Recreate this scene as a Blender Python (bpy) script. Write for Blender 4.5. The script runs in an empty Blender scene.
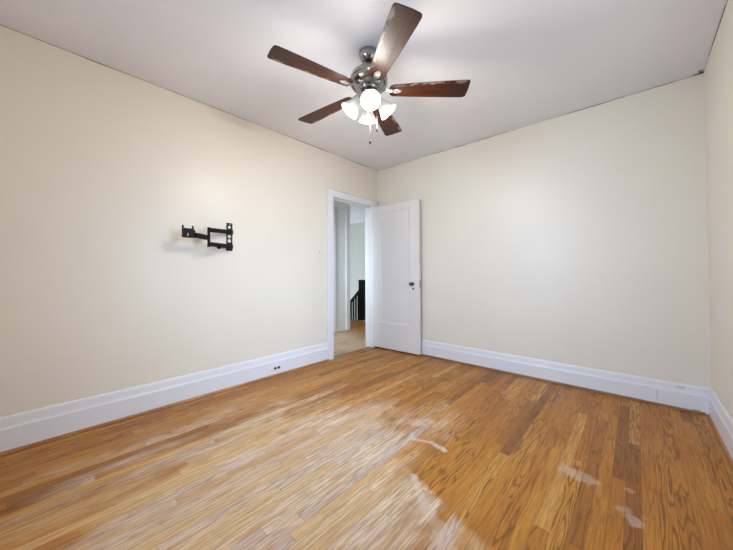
import bpy, bmesh, math, random
from mathutils import Vector, Matrix
random.seed(7)
C = bpy.context.scene.collection
sc = bpy.context.scene

# ------------------------------------------------------------------ room measures (metres)
LX, BY, RX, CZ, NY = -2.845, 3.40, 0.402, 2.594, -0.62     # left wall, back wall, right wall, ceiling, near wall
WT = 0.13                                                  # wall thickness
D0, D1, DH = 2.516, 3.28, 2.035                            # doorway in the left wall
HX = -4.05                                                 # far side of the hall
# window openings (both are behind the camera's field of view)
W1 = dict(y0=1.02, y1=2.12, z0=0.62, z1=2.10)              # in the right wall
W2 = dict(x0=-1.88, x1=-1.06, z0=0.60, z1=2.28)            # in the near wall

# ------------------------------------------------------------------ camera
f, cx, cy, yaw, pit, rol, H = 299.07, 366.5, 266.43, 0.7346, 0.0198, -0.0039, 1.08
def ray(x, y):
    u, v = (x-cx)/f, -(y-cy)/f
    cr, sr = math.cos(rol), math.sin(rol); u, v = cr*u-sr*v, sr*u+cr*v
    cp, sp = math.cos(pit), math.sin(pit); fw, z = cp-sp*v, sp+cp*v
    return Vector((-math.sin(yaw)*fw+math.cos(yaw)*u, math.cos(yaw)*fw+math.sin(yaw)*u, z))
fwd = ray(cx, cy).normalized()
rgt = (ray(cx+f, cy)-ray(cx, cy)).normalized()
upv = rgt.cross(fwd)
cam = bpy.data.cameras.new('camera'); co = bpy.data.objects.new('camera', cam); C.objects.link(co)
co.matrix_world = Matrix(((rgt.x, upv.x, -fwd.x, 0), (rgt.y, upv.y, -fwd.y, 0), (rgt.z, upv.z, -fwd.z, H), (0, 0, 0, 1)))
cam.sensor_width = 36; cam.lens = f/733*36; cam.clip_start = 0.02
cam.shift_y = -(275-cy)/733
sc.camera = co

# ------------------------------------------------------------------ exposure, world, daylight
sc.view_settings.view_transform = 'Standard'; sc.view_settings.look = 'None'
sc.view_settings.gamma = 1; sc.view_settings.use_curve_mapping = False
sc.view_settings.exposure = 0.54
w = bpy.data.worlds.new('sky'); sc.world = w; w.use_nodes = True
w.node_tree.nodes['Background'].inputs[0].default_value = (0.72, 0.84, 1.0, 1)
w.node_tree.nodes['Background'].inputs[1].default_value = 1.5
def area(name, loc, tgt, sx, sy, power, col, spread=180):
    l = bpy.data.lights.new(name, 'AREA'); l.shape = 'RECTANGLE'; l.size = sx; l.size_y = sy
    l.energy = power; l.color = col; l.spread = math.radians(spread)
    o = bpy.data.objects.new(name, l); C.objects.link(o); o.location = loc
    o.rotation_euler = (Vector(tgt)-Vector(loc)).to_track_quat('-Z', 'Y').to_euler()
    return o
area('daylight_right', (RX+WT+0.04, 1.57, 1.38), (RX-3, 1.75, 0.40), 1.05, 1.45, 9.4, (0.46, 0.69, 1.0), 70)
area('daylight_near', (-1.47, NY-WT-0.04, 1.44), (-0.95, NY+3, 0.75), 0.80, 1.66, 15.5, (0.38, 0.63, 1.0), 90)
area('hall_fill_light', (-7.5-WT-0.05, 4.50, 1.50), (-5.2, 6.2, 1.3), 1.35, 1.35, 21, (0.92, 0.97, 1.0))  # added fill for the stair end of the hall, no window seen there
area('corridor_fill_light', (-3.38, 1.5-WT-0.05, 1.62), (-4.00, 3.7, 0.8), 0.50, 1.10, 15, (0.76, 0.91, 1.0), 80)  # added fill to brighten the white hall door, no window seen there
LAMP, SHADE_E = 7.9, 0.15                                   # point lamp watts in each shade, glow of the glass

# ------------------------------------------------------------------ materials
class N:
    """tiny node builder"""
    def __init__(s, name):
        s.m = bpy.data.materials.new(name); s.m.use_nodes = True
        s.t = s.m.node_tree; s.b = s.t.nodes['Principled BSDF']; s.out = s.t.nodes['Material Output']
    def put(s, i, v):
        if hasattr(v, 'is_output') or isinstance(v, bpy.types.NodeSocket): s.t.links.new(v, i)
        elif v is not None:
            if isinstance(v, (tuple, list)) and len(v) == 3 and i.type == 'RGBA': v = (*v, 1)
            i.default_value = v
    def math(s, op, a, b=None, c=None, clamp=False):
        n = s.t.nodes.new('ShaderNodeMath'); n.operation = op; n.use_clamp = clamp
        s.put(n.inputs[0], a)
        if b is not None: s.put(n.inputs[1], b)
        if c is not None: s.put(n.inputs[2], c)
        return n.outputs[0]
    def smooth(s, v, a, b, o0=0.0, o1=1.0):
        n = s.t.nodes.new('ShaderNodeMapRange'); n.interpolation_type = 'SMOOTHSTEP'
        for i, q in zip(n.inputs[:5], (v, a, b, o0, o1)): s.put(i, q)
        return n.outputs[0]
    def pos(s, mode='Object'):
        n = s.t.nodes.new('ShaderNodeTexCoord'); x = s.t.nodes.new('ShaderNodeSeparateXYZ')
        s.t.links.new(n.outputs[mode], x.inputs[0]); return n.outputs[mode], x.outputs[0], x.outputs[1], x.outputs[2]
    def xyz(s, x, y, z=0.0):
        n = s.t.nodes.new('ShaderNodeCombineXYZ')
        for i, q in zip(n.inputs, (x, y, z)): s.put(i, q)
        return n.outputs[0]
    def noise(s, vec, scale, detail=3, rough=0.5):
        n = s.t.nodes.new('ShaderNodeTexNoise'); s.put(n.inputs['Vector'], vec)
        n.inputs['Scale'].default_value = scale; n.inputs['Detail'].default_value = detail; n.inputs['Roughness'].default_value = rough
        return n.outputs['Fac']
    def rnd(s, x, y=0.0):
        n = s.t.nodes.new('ShaderNodeTexWhiteNoise'); n.noise_dimensions = '2D'; s.put(n.inputs['Vector'], s.xyz(x, y)); return n.outputs['Value']
    def ramp(s, fac, stops):
        n = s.t.nodes.new('ShaderNodeValToRGB'); e = n.color_ramp.elements
        while len(e) < len(stops): e.new(0.5)
        for q, (p, c) in zip(e, stops): q.position = p; q.color = (*c, 1)
        s.put(n.inputs[0], fac); return n.outputs[0]
    def mix(s, fac, a, b, mode='MIX'):
        n = s.t.nodes.new('ShaderNodeMix'); n.data_type = 'RGBA'; n.blend_type = mode
        s.put(n.inputs[0], fac); s.put(n.inputs[6], a); s.put(n.inputs[7], b); return n.outputs[2]
    def bump(s, h, strength, dist=0.002):
        n = s.t.nodes.new('ShaderNodeBump'); n.inputs['Strength'].default_value = strength; n.inputs['Distance'].default_value = dist
        s.put(n.inputs['Height'], h); s.t.links.new(n.outputs[0], s.b.inputs['Normal'])
    def set(s, **k):
        for a, v in k.items(): s.put(s.b.inputs[a.replace('_', ' ')], v)
        return s.m

def srgb(r, g, b):
    return tuple(((c/255)/12.92 if c/255 <= 0.04045 else ((c/255+0.055)/1.055)**2.4) for c in (r, g, b))

def painted(name, col, rough=0.55, amp=0.03, crack=False, bump=0.15):
    n = N(name); p, x, y, z = n.pos()
    v = n.noise(p, 1.7, 4)
    c = n.mix(n.smooth(v, 0.3, 0.7), tuple(a*(1-amp) for a in col), tuple(min(1, a*(1+amp)) for a in col))
    if crack:   # hairline gap in the caulk where the wall meets the ceiling
        k = n.noise(n.xyz(n.math('MULTIPLY', x, 1.3), n.math('MULTIPLY', y, 1.3), 0.0), 1.6, 5)
        wid = n.smooth(k, 0.40, 0.66, 0.0015, 0.0085)
        near = n.math('GREATER_THAN', z, n.math('SUBTRACT', CZ, wid))
        c = n.mix(n.math('MULTIPLY', near, 0.8), c, srgb(92, 84, 74))
    if crack:   # faint scorch smudge high on the left wall
        u = n.math('DIVIDE', n.math('SUBTRACT', y, 1.27), 0.24); q = n.math('DIVIDE', n.math('SUBTRACT', z, 2.535), 0.06)
        dd = n.math('ADD', n.math('SQRT', n.math('ADD', n.math('MULTIPLY', u, u), n.math('MULTIPLY', q, q))), n.math('MULTIPLY', n.noise(p, 6, 3), 0.7))
        sm = n.math('MULTIPLY', n.smooth(dd, 1.5, 0.4, 0.0, 0.22), n.math('LESS_THAN', x, LX+0.01))
        c = n.mix(sm, c, srgb(120, 104, 88))
    n.bump(n.noise(p, 60, 3), bump*.5, 0.001)
    return n.set(Base_Color=c, Roughness=rough)

M = {}
M['wall'] = painted('cream_wall_paint', srgb(236, 228, 213), 0.38, 0.012, True)
M['ceil'] = painted('ceiling_paint', srgb(238, 238, 244), 0.7, 0.02)
M['trim'] = painted('white_trim_paint', srgb(234, 234, 237), 0.36, 0.01, bump=0.05)
M['doorp'] = painted('white_door_paint', srgb(232, 227, 223), 0.4, 0.01, bump=0.06)
M['teal'] = painted('pale_teal_hall_paint', srgb(214, 219, 210), 0.6, 0.01)
M['switch'] = N('white_plastic').set(Base_Color=srgb(232, 228, 222), Roughness=0.3)
M['black'] = N('black_coated_steel').set(Base_Color=(0.006, 0.005, 0.005), Roughness=0.6, Specular_IOR_Level=0.25, Metallic=0.0)
M['dark'] = N('dark_gap').set(Base_Color=(0.015, 0.013, 0.012), Roughness=0.8)
M['nickel'] = N('brushed_nickel').set(Base_Color=(0.36, 0.34, 0.33), Metallic=1.0, Roughness=0.16)
M['satin'] = N('satin_nickel').set(Base_Color=(0.50, 0.48, 0.45), Metallic=0.9, Roughness=0.30)
M['brass'] = N('aged_knob_metal').set(Base_Color=(0.13, 0.11, 0.08), Metallic=1.0, Roughness=0.3)
M['ebony'] = N('black_painted_wood').set(Base_Color=(0.006, 0.005, 0.007), Roughness=0.45, Specular_IOR_Level=0.25)
g = N('window_glass')
tr = g.t.nodes.new('ShaderNodeBsdfTransparent'); gl = g.t.nodes.new('ShaderNodeBsdfGlossy'); gl.inputs['Roughness'].default_value = 0.02
mx = g.t.nodes.new('ShaderNodeMixShader'); mx.inputs[0].default_value = 0.06
g.t.links.new(tr.outputs[0], mx.inputs[1]); g.t.links.new(gl.outputs[0], mx.inputs[2]); g.t.links.new(mx.outputs[0], g.out.inputs[0])
M['glass'] = g.m
n = N('lit_frosted_glass'); M['shade'] = n.set(Base_Color=(0.46, 0.47, 0.46), Roughness=0.35, Emission_Color=(1.0, 0.98, 0.94, 1), Emission_Strength=SHADE_E)
M['bulb'] = N('lit_bulb').set(Base_Color=(1, 1, 1), Emission_Color=(1.0, 0.95, 0.86, 1), Emission_Strength=3.0)

def floor_mat(name, worn=True):
    n = N(name); p, x, y, z = n.pos()
    pw = 0.0572
    gx = n.math('DIVIDE', x, pw); row = n.math('FLOOR', gx); fx = n.math('FRACT', gx)
    r1 = n.rnd(row, 3.3)
    gy = n.math('ADD', n.math('DIVIDE', y, n.math('ADD', 0.75, n.math('MULTIPLY', n.rnd(row, 9.1), 0.9))), n.math('MULTIPLY', r1, 7.3))
    idx = n.math('FLOOR', gy); fy = n.math('FRACT', gy)
    r = n.rnd(row, idx); r2 = n.rnd(n.math('ADD', row, 41.0), idx); r3 = n.rnd(n.math('ADD', row, 87.0), idx)
    base = n.ramp(r, [(0.0, srgb(134, 88, 36)), (0.14, srgb(166, 110, 40)), (0.22, srgb(184, 120, 42)), (0.5, srgb(192, 128, 46)), (0.82, srgb(200, 138, 54)), (1.0, srgb(216, 162, 84))])
    # cathedral grain: contour lines of a stretched noise, different on every plank
    gv = n.xyz(n.math('ADD', n.math('MULTIPLY', x, 13.0), n.math('MULTIPLY', r2, 60.0)), n.math('ADD', n.math('MULTIPLY', y, 1.0), n.math('MULTIPLY', r, 40.0)), n.math('MULTIPLY', r2, 9.0))
    g1 = n.noise(gv, 1.0, 2, 0.55)
    ln = n.math('FRACT', n.math('MULTIPLY', g1, n.math('ADD', 6.0, n.math('MULTIPLY', r3, 9.0))))
    ring = n.math('MULTIPLY', n.smooth(n.math('ABSOLUTE', n.math('SUBTRACT', ln, 0.5)), 0.03, 0.27, 1.0, 0.0), n.smooth(r3, 0.2, 0.7, 0.25, 0.95))
    fib = n.noise(n.xyz(n.math('MULTIPLY', x, 170.0), n.math('MULTIPLY', y, 7.0), n.math('MULTIPLY', r, 30.0)), 1.0, 3, 0.7)
    patch = n.noise(p, 2.2, 4, 0.6); patch2 = n.noise(n.xyz(n.math('MULTIPLY', x, 5.0), n.math('MULTIPLY', y, 1.6), 3.0), 1.0, 4, 0.6)
    c = n.mix(n.math('MULTIPLY', n.smooth(fib, 0.40, 0.64), 0.50), base, srgb(138, 80, 22))
    c = n.mix(n.math('MULTIPLY', ring, 0.72), c, srgb(100, 54, 14))
    rough = 0.34
    if worn:
        # middle of the room: the varnish is worn off, planks bleached greyish beige
        ex = n.math('DIVIDE', n.math('ADD', x, 1.30), 1.02); ey = n.math('DIVIDE', n.math('SUBTRACT', y, 0.85), 1.14)
        d = n.math('SQRT', n.math('ADD', n.math('MULTIPLY', ex, ex), n.math('MULTIPLY', ey, ey)))
        d = n.math('ADD', d, n.math('MULTIPLY', n.math('SUBTRACT', patch2, 0.5), 1.7))
        d = n.math('ADD', d, n.math('MULTIPLY', n.math('SUBTRACT', r2, 0.5), 0.42))
        wmask = n.smooth(d, 1.20, 0.50)
        # sharp old-finish edge to the right of the worn area (line from (-0.9,1.45) towards (-0.40,1.10))
        wx = n.math('ADD', x, 0.84); wy = n.math('SUBTRACT', y, 1.34)
        edge = n.math('ADD', n.math('MULTIPLY', wx, 0.34), n.math('MULTIPLY', wy, 0.94))
        edge = n.math('ADD', edge, n.math('MULTIPLY', n.math('SUBTRACT', patch, 0.5), 0.10))
        right = n.smooth(x, -1.02, -0.88)
        keep = n.math('SUBTRACT', 1.0, n.math('MULTIPLY', right, n.smooth(edge, -0.02, 0.03)))
        wmask = n.math('MULTIPLY', wmask, keep)
        pale = n.ramp(r3, [(0.0, srgb(212, 176, 136)), (0.2, srgb(232, 200, 150)), (0.45, srgb(216, 196, 178)), (0.7, srgb(240, 220, 190)), (1.0, srgb(206, 192, 186))])
        pale = n.mix(n.math('MULTIPLY', n.smooth(fib, 0.42, 0.62), 0.75), pale, srgb(172, 138, 100))
        pale = n.mix(n.math('MULTIPLY', ring, 0.55), pale, srgb(158, 128, 110))
        strk = n.noise(n.xyz(n.math('ADD', n.math('MULTIPLY', x, 34.0), n.math('MULTIPLY', r, 50.0)), n.math('MULTIPLY', y, 1.1), 5.0), 1.0, 4, 0.65)
        pale = n.mix(n.smooth(strk, 0.46, 0.64, 0.0, 0.55), pale, srgb(206, 150, 84))
        c = n.mix(n.math('MULTIPLY', wmask, 0.88), c, pale)
        # whitish scuffs and plaster dust with their own outlines
        def seg(x0, y0, x1, y1, rr, s0):
            dx, dy = x1-x0, y1-y0; L2 = dx*dx+dy*dy+1e-9
            px, py = n.math('SUBTRACT', x, x0), n.math('SUBTRACT', y, y0)
            t = n.math('DIVIDE', n.math('ADD', n.math('MULTIPLY', px, dx), n.math('MULTIPLY', py, dy)), L2, clamp=True)
            qx = n.math('SUBTRACT', px, n.math('MULTIPLY', t, dx)); qy = n.math('SUBTRACT', py, n.math('MULTIPLY', t, dy))
            dd = n.math('SQRT', n.math('ADD', n.math('MULTIPLY', qx, qx), n.math('MULTIPLY', qy, qy)))
            dd = n.math('ADD', dd, n.math('MULTIPLY', n.math('SUBTRACT', jag, 0.5), rr*1.7))
            return n.smooth(dd, rr*1.1, rr*0.4, 0.0, s0*.85)
        jag = n.noise(p, 26, 3)
        segs = [(-1.09, 1.65, -0.99, 1.695, 0.020, .75), (-0.99, 1.695, -0.885, 1.675, 0.026, .85),
                (-1.22, 1.83, -1.13, 1.90, 0.070, .50), (-0.30, 1.955, -0.20, 1.93, 0.05, .45), (-0.06, 1.80, -0.02, 1.74, 0.035, .5),
                (-0.90, 1.36, -0.74, 1.22, 0.020, .60), (-0.76, 1.23, -0.62, 1.14, 0.04, .55), (-0.64, 1.16, -0.55, 1.08, 0.05, .5),
                (-2.10, 1.30, -1.98, 1.20, 0.05, .4), (-0.05, 1.98, -0.04, 1.97, 0.018, .5), (-1.45, 1.55, -1.40, 1.62, 0.07, .4)]
        tot = None
        for q in segs:
            v = seg(*q); tot = v if tot is None else n.math('MAXIMUM', tot, v)
        c = n.mix(tot, c, srgb(214, 196, 178))
        spk = n.noise(p, 46, 2); c = n.mix(n.smooth(spk, 0.74, 0.80, 0.0, 0.5), c, srgb(225, 210, 190))
        rough = n.math('ADD', n.math('MULTIPLY', wmask, 0.10), n.smooth(patch, 0.3, 0.7, 0.34, 0.48))
        # warmer, darker old stain along the walls and blotches
        c = n.mix(n.math('MULTIPLY', n.math('SUBTRACT', 1.0, wmask), n.smooth(patch2, 0.42, 0.68, 0.0, 0.38)), c, srgb(158, 92, 24))
    else:   # hall boards: varnish walked off near the doorway
        near = n.math('MULTIPLY', n.smooth(y, 4.3, 3.3), n.smooth(patch, 0.25, 0.6, 0.3, 0.65))
        c = n.mix(near, c, srgb(226, 200, 172))
    gapx = n.math('MINIMUM', fx, n.math('SUBTRACT', 1.0, fx)); gapy = n.math('MINIMUM', fy, n.math('SUBTRACT', 1.0, fy))
    gap = n.math('MAXIMUM', n.smooth(gapx, 0.012, 0.034, 1.0, 0.0), n.smooth(gapy, 0.0005, 0.0022, 0.7, 0.0))
    c = n.mix(n.math('MULTIPLY', gap, 0.38), c, srgb(84, 52, 28))
    n.bump(n.math('SUBTRACT', n.math('MULTIPLY', fib, 0.25), gap), 0.25, 0.001)
    return n.set(Base_Color=c, Roughness=rough, Specular_IOR_Level=0.36)
M['floor'] = floor_mat('oak_strip_floor')
M['floor2'] = floor_mat('oak_hall_floor', False)

def wood(name, a, b, rough, dust=False, along='x', scale=1.0):
    n = N(name); p, x, y, z = n.pos()
    u, v = (x, y) if along == 'x' else (y, x)
    gr = n.noise(n.xyz(n.math('MULTIPLY', u, 3.0*scale), n.math('MULTIPLY', v, 60.0*scale), n.math('MULTIPLY', z, 20.0)), 1.0, 4, 0.6)
    c = n.mix(n.smooth(gr, 0.3, 0.7), a, b)
    if dust:   # chipped finish along the leading edge
        e = n.smooth(n.math('ADD', y, n.math('MULTIPLY', n.math('SUBTRACT', n.noise(p, 26, 4), 0.5), 0.05)), -0.047, -0.056)
        e = n.math('MULTIPLY', e, n.smooth(n.noise(p, 14, 3), 0.42, 0.6))
        c = n.mix(n.math('MULTIPLY', e, 0.45), c, srgb(178, 164, 150))
        sp = n.smooth(n.noise(n.xyz(n.math('MULTIPLY', x, 24.0), n.math('MULTIPLY', y, 50.0), 0.0), 1.0, 3), 0.70, 0.78, 0.0, 0.25)
        c = n.mix(sp, c, srgb(170, 130, 96))
    return n.set(Base_Color=c, Roughness=rough)
M['blade'] = wood('walnut_blade', srgb(30, 12, 2), srgb(72, 32, 7), 0.40, True)
M['blade'].node_tree.nodes['Principled BSDF'].inputs['Specular IOR Level'].default_value = 0.28
M['shoe'] = wood('oak_shoe_moulding', srgb(150, 92, 42), srgb(190, 134, 76), 0.4, along='y')
M['shoe_x'] = wood('oak_shoe_moulding_back', srgb(120, 72, 34), srgb(164, 108, 60), 0.4, along='x')

# ------------------------------------------------------------------ mesh helpers
def box(bm, a, b, mat=None):
    vs = [bm.verts.new((x, y, z)) for z in (a[2], b[2]) for x, y in ((a[0], a[1]), (b[0], a[1]), (b[0], b[1]), (a[0], b[1]))]
    fs = [(0, 3, 2, 1), (4, 5, 6, 7), (0, 1, 5, 4), (1, 2, 6, 5), (2, 3, 7, 6), (3, 0, 4, 7)]
    for q in fs: bm.faces.new([vs[i] for i in q])
    return vs
def tube(bm, pts, rad, seg=12, caps=True):
    """sweep a circle along pts; rad number or list"""
    rings = []; pts = [Vector(p) for p in pts]
    for i, p in enumerate(pts):
        t = (pts[min(i+1, len(pts)-1)]-pts[max(i-1, 0)]).normalized()
        a = t.cross(Vector((0, 0, 1)) if abs(t.z) < 0.95 else Vector((1, 0, 0))).normalized(); b = t.cross(a)
        r = rad[i] if isinstance(rad, (list, tuple)) else rad
        rings.append([bm.verts.new(p+(a*math.cos(2*math.pi*k/seg)+b*math.sin(2*math.pi*k/seg))*r) for k in range(seg)])
    for r0, r1 in zip(rings, rings[1:]):
        for k in range(seg): bm.faces.new((r0[k], r0[(k+1) % seg], r1[(k+1) % seg], r1[k]))
    if caps: bm.faces.new(rings[0][::-1]); bm.faces.new(rings[-1])
def lathe(bm, prof, seg=32, origin=(0, 0, 0), rot=None):
    """prof: [(r,z)...] around local z"""
    R = rot or Matrix.Identity(3); o = Vector(origin); rings = []
    for r, z in prof:
        if r < 1e-6: rings.append([bm.verts.new(o+R@Vector((0, 0, z)))])
        else: rings.append([bm.verts.new(o+R@Vector((r*math.cos(2*math.pi*k/seg), r*math.sin(2*math.pi*k/seg), z))) for k in range(seg)])
    for a, b in zip(rings, rings[1:]):
        for k in range(seg):
            q = [a[k % len(a)], a[(k+1) % len(a)], b[(k+1) % len(b)], b[k % len(b)]]
            u = []; [u.append(v) for v in q if v not in u]
            if len(u) > 2: bm.faces.new(u)
def prism(bm, prof, axis, a, b, to):
    """prof [(d,z)]: d is distance out of the wall; to(d, s, z) -> point; extruded s=a..b"""
    r0 = [bm.verts.new(to(d, a, z)) for d, z in prof]; r1 = [bm.verts.new(to(d, b, z)) for d, z in prof]; m = len(prof)
    for i in range(m): bm.faces.new((r0[i], r0[(i+1) % m], r1[(i+1) % m], r1[i]))
    bm.faces.new(r0[::-1]); bm.faces.new(r1)
def obj(name, bm, mat, parent=None, loc=None, smooth=False, bevel=0.0, structure=False, seg=2):
    bmesh.ops.recalc_face_normals(bm, faces=bm.faces)
    me = bpy.data.meshes.new(name); bm.to_mesh(me); bm.free(); me.materials.append(mat)
    if smooth:
        for p in me.polygons: p.use_smooth = True
    o = bpy.data.objects.new(name, me); C.objects.link(o)
    if loc is not None: o.location = loc
    if parent: o.parent = parent
    if bevel:
        b = o.modifiers.new('bevel', 'BEVEL'); b.width = bevel; b.segments = seg; b.limit_method = 'ANGLE'
    if smooth == 'auto' or (smooth and bevel == 0):
        e = o.modifiers.new('edges', 'EDGE_SPLIT'); e.split_angle = math.radians(38)
    if structure: o['kind'] = 'structure'
    return o
def boxes(name, lst, mat, **k):
    bm = bmesh.new()
    for a, b in lst: box(bm, a, b)
    return obj(name, bm, mat, **k)
def thing(name, label, cat, loc=(0, 0, 0), rot=(0, 0, 0)):
    o = bpy.data.objects.new(name, None); C.objects.link(o); o.location = loc; o.rotation_euler = rot
    o.empty_display_size = 0.1; o['label'] = label; o['category'] = cat; return o

# ------------------------------------------------------------------ shell
T = WT
boxes('floor', [((LX-T/2, NY-T, -0.1), (RX+T, BY+T, 0))], M['floor'], structure=True)
boxes('ceiling', [((LX-T, NY-T, CZ), (RX+T, BY+T, CZ+0.12))], M['ceil'], structure=True)
boxes('wall_left', [((LX-T, NY-T, 0), (LX, D0-0.02, CZ)), ((LX-T, D0-0.02, DH+0.02), (LX, D1+0.02, CZ)), ((LX-T, D1+0.02, 0), (LX, BY+T, CZ))], M['wall'], structure=True)
boxes('wall_back', [((LX, BY, 0), (RX+T, BY+T, CZ))], M['wall'], structure=True)
boxes('wall_right', [((RX, NY-T, 0), (RX+T, W1['y0'], CZ)), ((RX, W1['y1'], 0), (RX+T, BY, CZ)),
                     ((RX, W1['y0'], 0), (RX+T, W1['y1'], W1['z0'])), ((RX, W1['y0'], W1['z1']), (RX+T, W1['y1'], CZ))], M['wall'], structure=True)
boxes('wall_near', [((LX, NY-T, 0), (W2['x0'], NY, CZ)), ((W2['x1'], NY-T, 0), (RX, NY, CZ)),
                    ((W2['x0'], NY-T, 0), (W2['x1'], NY, W2['z0'])), ((W2['x0'], NY-T, W2['z1']), (W2['x1'], NY, CZ))], M['wall'], structure=True)

def window(name, a0, a1, z0, z1, P):
    """P(s, d, z): s along the wall, d out of the room"""
    def bx(bm, s0, s1, d0, d1, q0, q1):
        p, q = P(s0, d0, q0), P(s1, d1, q1)
        box(bm, tuple(min(u, v) for u, v in zip(p, q)), tuple(max(u, v) for u, v in zip(p, q)))
    bm = bmesh.new(); e = 0.002
    for s0, s1, q0, q1 in ((a0+e, a0+.04, z0+e, z1-e), (a1-.04, a1-e, z0+e, z1-e), (a0+.04, a1-.04, z0+e, z0+.04), (a0+.04, a1-.04, z1-.04, z1-e)): bx(bm, s0, s1, .02, T-.02, q0, q1)
    root = obj(name, bm, M['trim'], structure=True)
    zm = (z0+z1)/2
    for q0, q1, d in ((z0+.04, zm+.02, .05), (zm-.02, z1-.04, .085)):
        bm = bmesh.new()
        for s0, s1, u0, u1 in ((a0+.04, a0+.085, q0, q1), (a1-.085, a1-.04, q0, q1), (a0+.085, a1-.085, q0, q0+.045), (a0+.085, a1-.085, q1-.045, q1)): bx(bm, s0, s1, d, d+.03, u0, u1)
        s = obj('sash', bm, M['trim'], parent=root)
        bm = bmesh.new(); bx(bm, a0+.085, a1-.085, d+.012, d+.017, q0+.045, q1-.045); obj('pane', bm, M['glass'], parent=s)
    bm = bmesh.new()
    for s0, s1, q0, q1 in ((a0-.1, a0+.001, z0-.0, z1+.1), (a1-.001, a1+.1, z0-.0, z1+.1), (a0+.001, a1-.001, z1-.001, z1+.1), (a0-.1, a1+.1, z0-.12, z0-.03)): bx(bm, s0, s1, -.018, -.0005, q0, q1)
    obj('window_casing', bm, M['trim'], parent=root)
    bm = bmesh.new(); bx(bm, a0-.12, a1+.12, -.05, .018, z0-.03, z0-.001); obj('window_sill', bm, M['trim'], parent=root, bevel=.004)
    return root
window('window_1', W1['y0'], W1['y1'], W1['z0'], W1['z1'], lambda s, d, z: (RX+d, s, z))
window('window_2', W2['x0'], W2['x1'], W2['z0'], W2['z1'], lambda s, d, z: (s, NY-d, z))

# baseboards: flat board, cove and cap; oak shoe moulding below
bprof = [(0, 0), (.019, 0), (.019, .140), (.0175, .146), (.0145, .152), (.0125, .164), (.0105, .192), (.0085, .203), (.005, .211), (0, .213)]
sprof = [(.019, 0), (.034, 0), (.0335, .006), (.0315, .011), (.0275, .0155), (.0225, .018), (.019, .0185)]
def baseboard(name, a, b, to, prof=bprof, mat=None, sc_=1.0):
    bm = bmesh.new(); prism(bm, [(d, z*sc_) for d, z in prof], None, a, b, to); return obj(name, bm, mat or M['trim'], structure=True)
CW = 0.094   # door casing width
toL = lambda d, s, z: (LX+d, s, z)
toB = lambda d, s, z: (s, BY-d, z)
toR = lambda d, s, z: (RX-d, s, z)
toN = lambda d, s, z: (s, NY+d, z)
baseboard('baseboard_left', NY+.019, D0-CW, toL, sc_=1.03)
baseboard('baseboard_back', LX, RX, toB, sc_=0.94)
baseboard('baseboard_right', NY, BY-.0192, toR, sc_=0.97)
baseboard('baseboard_near', LX, RX-.0192, toN)
baseboard('trim_1', NY+.036, D0-CW, toL, sprof, M['shoe'])
baseboard('trim_2', LX+.03, RX-.037, toB, sprof, M['shoe_x'])
baseboard('trim_3', NY+.036, BY-.0362, toR, sprof, M['shoe'])
# paint cracks and butt joint in the back baseboard
boxes('trim_4', [((.105, BY-.0196, .045), (.1065, BY-.018, .128)), ((.215, BY-.0125, .171), (.262, BY-.0105, .1735)), ((.30, BY-.0196, .022), (.345, BY-.018, .025)), ((-.205, BY-.0125, .150), (-.185, BY-.0105, .1525))], M['dark'], structure=True)
# plaster chips at the ceiling corner
bm = bmesh.new()
for i in range(16):
    s = random.uniform(.002, .02); px = RX-.004-random.random()**2*.07; py = BY-.004-random.random()**2*.05
    box(bm, (px-s*.7, py-s*.5, CZ-.0022), (min(px+s*.6, RX-.0005), min(py+s*.5, BY-.0005), CZ+.001))
for i in range(26):
    py = random.uniform(1.9, 3.3); s = random.uniform(.01, .06); wd = random.uniform(.001, .0035)
    box(bm, (RX-wd, py-s, CZ-.002), (RX-.0003, py+s, CZ+.001))
obj('trim_5', bm, N('cracked_caulk').set(Base_Color=srgb(128, 118, 104), Roughness=.9), structure=True)

# ------------------------------------------------------------------ doorway: casing, jambs
e = .001
boxes('trim_6', [((LX, D0-CW, 0), (LX+.02, D0-.004, DH+.086)), ((LX, D1+.006, 0), (LX+.02, BY-.021, DH+.086)), ((LX, D0-.004, DH+.004), (LX+.02, D1+.006, DH+.086)),
                 ((LX, D0-CW-.004, DH+.086), (LX+.026, BY-.001, DH+.094))], M['trim'], structure=True, bevel=.003)
boxes('trim_7', [((LX-T-.002, D0-.02+e, 0), (LX+.004, D0, DH)), ((LX-T-.002, D1, 0), (LX+.004, D1+.02-e, DH)), ((LX-T-.002, D0-.02+e, DH), (LX+.004, D1+.02-e, DH+.02-e)),
                 ((LX-.075, D0, 0), (LX-.045, D0+.012, DH)), ((LX-.075, D1-.012, 0), (LX-.045, D1, DH)), ((LX-.075, D0+.012, DH-.012), (LX-.045, D1-.012, DH))], M['trim'], structure=True)
boxes('trim_8', [((LX-T-.018, D0-CW, 0), (LX-T, D0-.004, DH+.09)), ((LX-T-.018, D1+.006, 0), (LX-T, D1+CW, DH+.09)), ((LX-T-.018, D0-.004, DH+.004), (LX-T, D1+.006, DH+.09))], M['trim'], structure=True)

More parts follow.
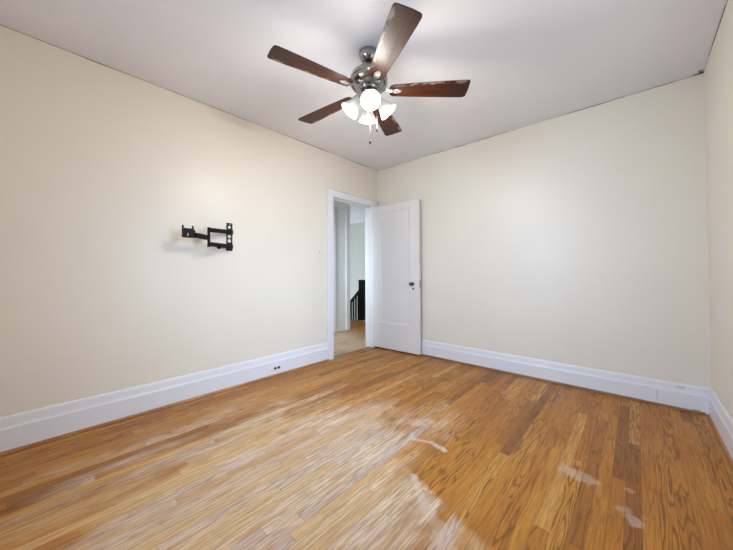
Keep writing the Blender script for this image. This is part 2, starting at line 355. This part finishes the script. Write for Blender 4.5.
# door leaf, local frame: hinge line at origin, leaf along +x, visible face at y=0, back at y=+.038
DW, DT, DZ = .757, .038, .019
door = bpy.data.objects.new('door_1', None); C.objects.link(door); door['kind'] = 'structure'
door.location = (LX+.008, D1+.004, 0); door.rotation_euler = (0, 0, math.radians(2.6))
def paneled(px0, px1, pz0, pz1, w, z0, z1, t, dep=.010, mo=.022):
    bm = bmesh.new()
    def ring(x0, x1, q0, q1, y): return [bm.verts.new(v) for v in ((x0, y, q0), (x1, y, q0), (x1, y, q1), (x0, y, q1))]
    for side in (0, 1):
        y0 = 0 if side == 0 else t; s = 1 if side == 0 else -1
        rs = [ring(0, w, z0, z1, y0), ring(px0, px1, pz0, pz1, y0), ring(px0+.004, px1-.004, pz0+.004, pz1-.004, y0+s*.005),
              ring(px0+mo, px1-mo, pz0+mo, pz1-mo, y0+s*dep)]
        for a, b in zip(rs, rs[1:]):
            for i in range(4): bm.faces.new((a[i], a[(i+1) % 4], b[(i+1) % 4], b[i]))
        bm.faces.new(rs[-1])
        if side == 0: f0 = rs[0]
        else: f1 = rs[0]
    for i in range(4): bm.faces.new((f0[i], f0[(i+1) % 4], f1[(i+1) % 4], f1[i]))
    return bm
leaf = obj('door_leaf', paneled(.118, DW-.142, .372, 1.935, DW, DZ, 2.028, DT), M['doorp'], parent=door)
kx, kz = .654, .925
bm = bmesh.new(); rotf = Matrix.Rotation(math.radians(90), 3, 'X')   # local z -> -y
lathe(bm, [(0, .062), (.012, .061), (.021, .055), (.0255, .046), (.0245, .036), (.017, .028), (.0095, .022), (.0085, .006), (.022, .005), (.025, .0), (0, 0)], 24, (kx, 0, kz), rotf)
kn = obj('doorknob', bm, M['brass'], parent=door, smooth=True)
bm = bmesh.new(); lathe(bm, [(0, .062), (.012, .061), (.021, .055), (.0255, .046), (.0245, .036), (.017, .028), (.0095, .022), (.0085, .006), (.022, .005), (.025, .0), (0, 0)], 24, (kx, DT, kz), Matrix.Rotation(math.radians(-90), 3, 'X'))
obj('doorknob', bm, M['brass'], parent=door, smooth=True)
bm = bmesh.new(); lathe(bm, [(0, .004), (.010, .004), (.0125, .002), (.0125, 0), (0, 0)], 20, (kx+.012, 0, kz-.062), rotf)
obj('keyhole', bm, M['dark'], parent=door)
bm = bmesh.new(); box(bm, (DW-.001, .010, kz-.05), (DW+.001, .028, kz+.05)); box(bm, (DW, .012, kz-.008), (DW+.008, .026, kz+.010)); obj('latch', bm, M['brass'], parent=door)
for hz in (.25, 1.80):
    bm = bmesh.new(); tube(bm, [(-.004, -.006, hz-.045), (-.004, -.006, hz+.045)], .0055, 10); box(bm, (-.002, 0.0, hz-.044), (.0, .03, hz+.044)); obj('hinge', bm, M['doorp'], parent=door)

# ------------------------------------------------------------------ hall beyond the doorway
HL = LX-T                                     # hall face of the room wall
boxes('floor_hall', [((-7.6, 1.4, -.1), (LX-T/2-.0005, 4.93, -.0005)), ((-4.50, 4.93, -.1), (LX, 6.7, -.0005))], M['floor2'], structure=True)
boxes('ceiling_hall', [((-7.6, 1.4, CZ), (LX-T, 6.73, CZ+.12))], M['ceil'], structure=True)
HD0, HD1, HDH = 3.10, 3.905, 2.27
boxes('wall_hall', [((HX-T, 1.5, 0), (HX, HD0, CZ)), ((HX-T, HD1, 0), (HX, 3.985, CZ)), ((HX-T, HD0, HDH), (HX, HD1, CZ))], M['teal'], structure=True)
boxes('wall_hall_end', [((-7.6, 6.6, -2.4), (LX-T, 6.73, CZ))], M['teal'], structure=True)
W3 = (3.75, 5.25, 0.75, 2.25)
W4 = (-3.66, -3.10, 1.0, 2.25)
boxes('wall_hall_far', [((-7.5-T, 1.5, -2.4), (-7.5, W3[0], CZ)), ((-7.5-T, W3[1], -2.4), (-7.5, 6.6, CZ)), ((-7.5-T, W3[0], -2.4), (-7.5, W3[1], W3[2])), ((-7.5-T, W3[0], W3[3]), (-7.5, W3[1], CZ))], M['teal'], structure=True)
boxes('wall_hall_near', [((-7.5, 1.5-T, 0), (W4[0], 1.5, CZ)), ((W4[1], 1.5-T, 0), (LX-T, 1.5, CZ)), ((W4[0], 1.5-T, 0), (W4[1], 1.5, W4[2])), ((W4[0], 1.5-T, W4[3]), (W4[1], 1.5, CZ))], M['teal'], structure=True)
window('added_window_3', *W3, lambda s, d, z: (-7.5-d, s, z))  # added window, unseen, gives the hall fill an opening
window('added_window_4', *W4, lambda s, d, z: (s, 1.5-d, z))  # added window, unseen, gives the corridor fill an opening
boxes('wall_hall_side', [((LX-T, BY+T, -.1), (LX, 6.6, CZ))], M['teal'], structure=True)
boxes('trim_9', [((HX, HD1-.004, 0), (HX+.02, 3.993, HDH+.10)), ((HX, HD0-.09, 0), (HX+.02, HD0+.004, HDH+.10)), ((HX, HD0+.004, HDH-.004), (HX+.02, HD1-.004, HDH+.10)),
                 ((HX-T-.01, 3.9855, 0), (HX+.02, 4.0, CZ-.002))], M['trim'], structure=True, bevel=.003)
boxes('trim_10', [((HX-.035, 3.662, 0), (HX-.006, HD1-.004, HDH-.002))], M['trim'], structure=True)
boxes('gap_shade_backing', [((HX-.10, 3.590, .001), (HX-.052, 3.700, HDH-.003))], M['dark'], structure=True)  # dark backing added behind the door gap, painted in as its shade
d2 = bpy.data.objects.new('door_2', None); C.objects.link(d2); d2['kind'] = 'structure'
d2.location = (HX-.012, 3.628, 0); d2.rotation_euler = (0, 0, math.radians(-90-1.5))
l2 = obj('door_leaf', paneled(.10, .42, .3, 2.10, .515, .01, HDH-.012, .038), M['doorp'], parent=d2)
# black banister at the stair head
ban = thing('stair_railing', 'black wooden stair railing with square newel post out in the hall', 'railing', (-4.635, 4.99, 0))
bm = bmesh.new(); box(bm, (-.075, -.05, 0), (.075, .05, .875)); box(bm, (-.085, -.06, .875), (.085, .06, .895)); box(bm, (-.07, -.045, .895), (.07, .045, .91)); box(bm, (-.082, -.057, 0), (.082, .057, .12))
obj('newel_post', bm, M['ebony'], parent=ban)
bm = bmesh.new(); prv = [(-.06, .71), (-.06, .655), (-.9, -.125), (-.9, -.07)]
r0 = [bm.verts.new((x, -.03, z)) for x, z in prv]; r1 = [bm.verts.new((x, .03, z)) for x, z in prv]
for i in range(4): bm.faces.new((r0[i], r0[(i+1) % 4], r1[(i+1) % 4], r1[i]))
bm.faces.new(r0[::-1]); bm.faces.new(r1); obj('handrail', bm, M['ebony'], parent=ban)
for k in range(8):
    x = -.128-k*.080; zt = .655+(x+.06)*(.78/.84)+.005
    bm = bmesh.new(); box(bm, (x-.020, -.014, zt-.78), (x+.020, .014, zt)); obj('baluster', bm, M['ebony'], parent=ban)
bm = bmesh.new(); prv = [(-.06, -.02), (-.06, -.12), (-.9, -.90), (-.9, -.80)]
r0 = [bm.verts.new((x, -.03, z)) for x, z in prv]; r1 = [bm.verts.new((x, .03, z)) for x, z in prv]
for i in range(4): bm.faces.new((r0[i], r0[(i+1) % 4], r1[(i+1) % 4], r1[i]))
bm.faces.new(r0[::-1]); bm.faces.new(r1); obj('stringer', bm, M['ebony'], parent=ban)

# ------------------------------------------------------------------ light switch and outlet
sw = thing('light_switch', 'small white toggle light switch on cream wall left of the doorway', 'light switch', (LX, 2.300, 1.325))
bm = bmesh.new(); box(bm, (0, -.035, -.0575), (.006, .035, .0575)); obj('cover_plate', bm, M['switch'], parent=sw, bevel=.002)
bm = bmesh.new(); box(bm, (.0055, -.006, -.013), (.0068, .006, .013)); obj('toggle_slot', bm, M['dark'], parent=sw)
bm = bmesh.new(); vs = box(bm, (.006, -.0042, -.008), (.018, .0042, .004))
for v in vs:
    if v.co.x > .01: v.co.z += .012
obj('toggle', bm, M['switch'], parent=sw)
ou = thing('wall_outlet', 'white outlet with two dark sockets set sideways in the left baseboard', 'outlet', (LX+.019, 1.715, .080))
bm = bmesh.new(); box(bm, (0, -.057, -.035), (.005, .057, .035)); obj('cover_plate', bm, M['trim'], parent=ou, bevel=.0015)
for s in (-1, 1):
    bm = bmesh.new(); lathe(bm, [(0, .0022), (.0135, .002), (.0145, 0), (0, 0)], 20, (.005, s*.0205, 0), Matrix.Rotation(math.radians(90), 3, 'Y')); obj('socket', bm, M['dark'], parent=ou)
bm = bmesh.new(); lathe(bm, [(0, .0015), (.003, .001), (.003, 0), (0, 0)], 10, (.005, 0, 0), Matrix.Rotation(math.radians(90), 3, 'Y')); obj('screw', bm, M['satin'], parent=ou)

# ------------------------------------------------------------------ TV wall bracket
mt = thing('wall_mount', 'black steel swing-arm screen bracket fixed to left cream wall', 'wall bracket', (LX, 1.221, 1.418))
def hole_cell(bm, y0, y1, z0, z1, r, t, x0=0.0, seg=16):
    cyy, czz = (y0+y1)/2, (z0+z1)/2; outer = []; inner = []
    for k in range(seg):
        a = 2*math.pi*k/seg+math.pi/seg; c, s = math.cos(a), math.sin(a)
        m = min((y1-y0)/2/max(abs(c), 1e-6), (z1-z0)/2/max(abs(s), 1e-6))
        outer.append((cyy+c*m, czz+s*m)); inner.append((cyy+c*r, czz+s*r))
    L = [[bm.verts.new((x, a, b)) for a, b in q] for x in (x0, x0+t) for q in (outer, inner)]
    o0, i0, o1, i1 = L
    for k in range(seg):
        j = (k+1) % seg
        for q in ((o0[k], o0[j], i0[j], i0[k]), (o1[k], o1[j], i1[j], i1[k]), (o0[k], o0[j], o1[j], o1[k]), (i0[k], i0[j], i1[j], i1[k])): bm.faces.new(q)
bm = bmesh.new(); pw = .028
box(bm, (0, -pw, -.131), (.004, pw, -.058)); box(bm, (0, -pw, .026), (.004, pw, .068)); box(bm, (0, -pw, .116), (.004, pw, .131))
hole_cell(bm, -pw, pw, -.058, -.016, .0175, .004); hole_cell(bm, -pw, pw, -.016, .026, .0175, .004); hole_cell(bm, -pw, pw, .068, .116, .015, .004)
obj('wall_plate', bm, M['black'], parent=mt)
for z in (.118, -.112):
    bm = bmesh.new(); lathe(bm, [(0, .006), (.006, .0055), (.0085, .003), (.0085, 0), (0, 0)], 6, (.005, .004, z), Matrix.Rotation(math.radians(90), 3, 'Y')); obj('bolt', bm, M['nickel'], parent=mt)
def bar(bm, p, q, hw, hh):
    p, q = Vector(p), Vector(q); t = (q-p).normalized(); s = Vector((-t.y, t.x, 0)).normalized(); u = Vector((0, 0, 1))
    r = [[bm.verts.new(c+s*a*hw+u*b*hh) for a, b in ((-1, -1), (1, -1), (1, 1), (-1, 1))] for c in (p, q)]
    for i in range(4): bm.faces.new((r[0][i], r[0][(i+1) % 4], r[1][(i+1) % 4], r[1][i]))
    bm.faces.new(r[0][::-1]); bm.faces.new(r[1])
piv, elb, hed = (.030, .0), (.150, -.236), (.185, -.378)
for z in (.044, -.092):
    bm = bmesh.new(); box(bm, (.003, -.020, z-.020), (.030, .024, z+.020)); tube(bm, [(piv[0], piv[1], z-.024), (piv[0], piv[1], z+.024)], .013, 14)
    obj('pivot', bm, M['black'], parent=mt)
for z in (.044, -.092):
    bm = bmesh.new(); bar(bm, (piv[0], piv[1], z), (elb[0], elb[1], z-.016*(1 if z > 0 else 0)), .011, .0185); obj('arm', bm, M['black'], parent=mt, bevel=.004)
bm = bmesh.new(); tube(bm, [(elb[0], elb[1], -.116), (elb[0], elb[1], .050)], .0115, 16); obj('elbow', bm, M['black'], parent=mt)
bm = bmesh.new(); bar(bm, (elb[0], elb[1], -.040), (hed[0], hed[1]+.03, -.030), .011, .020); obj('forearm', bm, M['black'], parent=mt, bevel=.004)
bm = bmesh.new(); tube(bm, [(.096, -.130, -.104), (.096, -.130, -.124)], [.024, .012], 16); obj('cable_clip', bm, M['black'], parent=mt)
# screen head: U shaped tilting yoke
hy0, hy1 = -.440, -.362
bm = bmesh.new()
box(bm, (.180, hy0, -.046), (.186, hy0+.030, .030)); box(bm, (.180, hy1-.040, -.046), (.186, hy1, .030)); box(bm, (.180, hy0+.030, -.046), (.186, hy1-.040, -.032)); box(bm, (.180, hy0+.030, -.008), (.186, hy1-.040, .030))
box(bm, (.150, hy0, -.040), (.180, hy0+.006, .048)); box(bm, (.150, hy1-.006, -.040), (.180, hy1, .040))
for yy in (hy0+.003, hy1-.003): tube(bm, [(.165, yy, .030), (.165, yy, .056)], [.0075, .006], 10)
for v in bm.verts: v.co.z -= .009
obj('tilt_head', bm, M['black'], parent=mt)
bm = bmesh.new(); tube(bm, [(.168, hed[1]+.02, -.052), (.168, hed[1]+.02, .010)], .012, 12); obj('swivel', bm, M['black'], parent=mt)

# ------------------------------------------------------------------ ceiling fan
FX, FY = -1.343, 1.518
fan = thing('ceiling_fan', 'five-blade walnut ceiling fan with nickel motor and four lit glass shades', 'ceiling fan', (FX, FY, CZ))
dz = lambda z: z-CZ
bm = bmesh.new(); lathe(bm, [(0, 0), (.060, 0), (.065, -.004), (.065, -.022), (.059, -.050), (.044, -.070), (.026, -.078), (0, -.078)], 36); obj('canopy', bm, M['nickel'], parent=fan, smooth=True)
bm = bmesh.new(); lathe(bm, [(0, -.060), (.013, -.060), (.013, -.108), (.024, -.110), (.026, -.130), (.020, -.134), (0, -.134)], 24); obj('downrod', bm, M['nickel'], parent=fan, smooth=True)
bm = bmesh.new(); lathe(bm, [(0, -0.13), (.034, -0.13), (.070, -0.135), (.100, -0.146), (.120, -0.164), (.128, -0.184), (.129, -0.198), (.124, -0.202), (.124, -0.21), (.129, -0.214), (.127, -0.228), (.116, -0.244), (.096, -0.256), (.082, -0.262), (0, -0.262)], 48)
obj('motor_housing', bm, M['nickel'], parent=fan, smooth=True)
bm = bmesh.new(); lathe(bm, [(0, -0.258), (.074, -0.258), (.078, -0.266), (.070, -0.278), (.050, -0.284), (.050, -0.294), (.062, -0.3), (.062, -0.32), (.050, -0.332), (.028, -0.34), (.012, -0.344), (.010, -0.354), (0, -0.356)], 36)
hub = obj('light_fitter', bm, M['nickel'], parent=fan, smooth=True)

def blade_mesh():
    bm = bmesh.new(); top = []; t = .0055
    # outline, local x outward; cw edge (y<0) a little longer than the ccw edge
    pts = [(.150, -.044), (.170, -.052), (.30, -.062), (.45, -.070), (.60, -.077), (.648, -.078), (.664, -.074), (.670, -.064), (.673, -.02), (.674, .02), (.671, .062), (.665, .073), (.650, .078), (.60, .077), (.45, .070), (.30, .062), (.170, .052), (.150, .044), (.142, .03), (.142, -.03)]
    for z in (-t/2, t/2): top.append([bm.verts.new((x, y, z)) for x, y in pts])
    bm.faces.new(top[0][::-1]); bm.faces.new(top[1]); m = len(pts)
    for i in range(m): bm.faces.new((top[0][i], top[0][(i+1) % m], top[1][(i+1) % m], top[1][i]))
    return bm
def iron_mesh():
    bm = bmesh.new()
    pts = [(.080, .016), (.115, .012), (.140, .011), (.162, .016), (.185, .019), (.200, .018), (.212, .012), (.222, .006)]
    pts = pts+[(x, -y) for x, y in reversed(pts)]
    zz = lambda x: .014 if x < .115 else (.014-(x-.115)/.047*.0145 if x < .162 else -.0005)
    a = [bm.verts.new((x, y, zz(x)-.003)) for x, y in pts]; b = [bm.verts.new((x, y, zz(x)-.0075)) for x, y in pts]; m = len(pts); h = m//2
    for i in range(h-1):
        j = m-1-i
        bm.faces.new((a[i], a[i+1], a[j-1], a[j])); bm.faces.new((b[j], b[j-1], b[i+1], b[i]))
    for i in range(m): bm.faces.new((a[i], b[i], b[(i+1) % m], a[(i+1) % m]))
    for x, y in ((.174, .009), (.174, -.009), (.205, 0)): lathe(bm, [(0, -.0035), (.0045, -.003), (.0045, 0)], 10, (x, y, -.0078))
    return bm
BZ = dz(2.322); pitch = -8.5
first = None
for k in range(5):
    ang = math.radians(40.0+72*k)
    rot = (Matrix.Rotation(ang, 4, 'Z')@Matrix.Rotation(math.radians(pitch), 4, 'X'))
    if first is None:
        bl = obj('blade', blade_mesh(), M['blade'], parent=fan, bevel=.002); ir = obj('blade_bracket', iron_mesh(), M['satin'], parent=fan); first = (bl, ir)
    else:
        bl, ir = first[0].copy(), first[1].copy(); C.objects.link(bl); C.objects.link(ir); bl.parent = fan; ir.parent = fan
    bl.matrix_local = Matrix.Translation((0, 0, BZ))@rot; ir.matrix_local = Matrix.Translation((0, 0, BZ))@rot

# four bell shades, one towards the camera; each with socket arm, glass, bulb
sprf = [(.018, 0), (.024, -.004), (.028, -.018), (.033, -.036), (.041, -.056), (.051, -.076), (.060, -.092), (.066, -.104), (.0645, -.1045), (.058, -.093), (.049, -.077), (.039, -.057), (.031, -.037), (.026, -.018), (.018, -.006)]
shade0 = None
for k in range(4):
    a = math.radians(-47.9+90*k+4)
    tilt = math.radians(41)
    d = Vector((math.cos(a), math.sin(a), 0))
    R = Matrix.Rotation(a, 4, 'Z')@Matrix.Rotation(-tilt, 4, 'Y')
    o = Vector((0, 0, -.328))+d*.060
    bm = bmesh.new(); tube(bm, [d*.045+Vector((0, 0, -.322)), o+Vector((0, 0, .004))-d*.006, o], [.010, .012, .014], 12)
    lathe(bm, [(0, .012), (.018, .010), (.024, 0), (.025, -.012), (.020, -.014), (0, -.014)], 24, o, R.to_3x3())
    arm = obj('shade_holder', bm, M['satin'], parent=fan, smooth=True)
    if shade0 is None:
        bm = bmesh.new(); lathe(bm, [(a_*0.98, b_*1.10) for a_, b_ in sprf], 36); sh = obj('lamp_shade', bm, M['shade'], parent=fan, smooth=True)
        bm = bmesh.new(); lathe(bm, [(0, -.012), (.012, -.014), (.013, -.030), (.020, -.044), (.0235, -.058), (.021, -.070), (.012, -.078), (0, -.080)], 20); bu = obj('light_bulb', bm, M['bulb'], parent=sh, smooth=True); shade0 = (sh, bu)
    else:
        sh, bu = shade0[0].copy(), shade0[1].copy(); C.objects.link(sh); C.objects.link(bu); sh.parent = fan; bu.parent = sh
    sh.matrix_local = Matrix.Translation(o)@R
    l = bpy.data.lights.new('bulb_light', 'POINT'); l.energy = LAMP; l.color = (1.0, .95, .87); l.shadow_soft_size = .065
    lo = bpy.data.objects.new('bulb_light', l); C.objects.link(lo); lo.parent = fan; lo.location = o+R.to_3x3()@Vector((0, 0, -.13))
# pull chains
for (x, y, z1, r) in ((.018, -.012, 1.955, .0065), (.060, .010, 2.030, .0055)):
    bm = bmesh.new(); zt = -.330 if x < .03 else -.310
    tube(bm, [(x, y, zt), (x+.002, y, dz(z1)+.02)], .0006, 6)
    q = 0
    while zt-q > dz(z1)+.03: bmesh.ops.create_icosphere(bm, subdivisions=1, radius=.0012, matrix=Matrix.Translation((x+.001, y, zt-q))); q += .008
    ch = obj('pull_chain', bm, M['nickel'], parent=fan)
    bm = bmesh.new(); lathe(bm, [(0, .024), (r*.5, .022), (r, .010), (r*1.15, 0), (r*.7, -.006), (0, -.008)], 14, (x+.002, y, dz(z1))); obj('pull_knob', bm, M['ebony'], parent=ch, smooth=True)
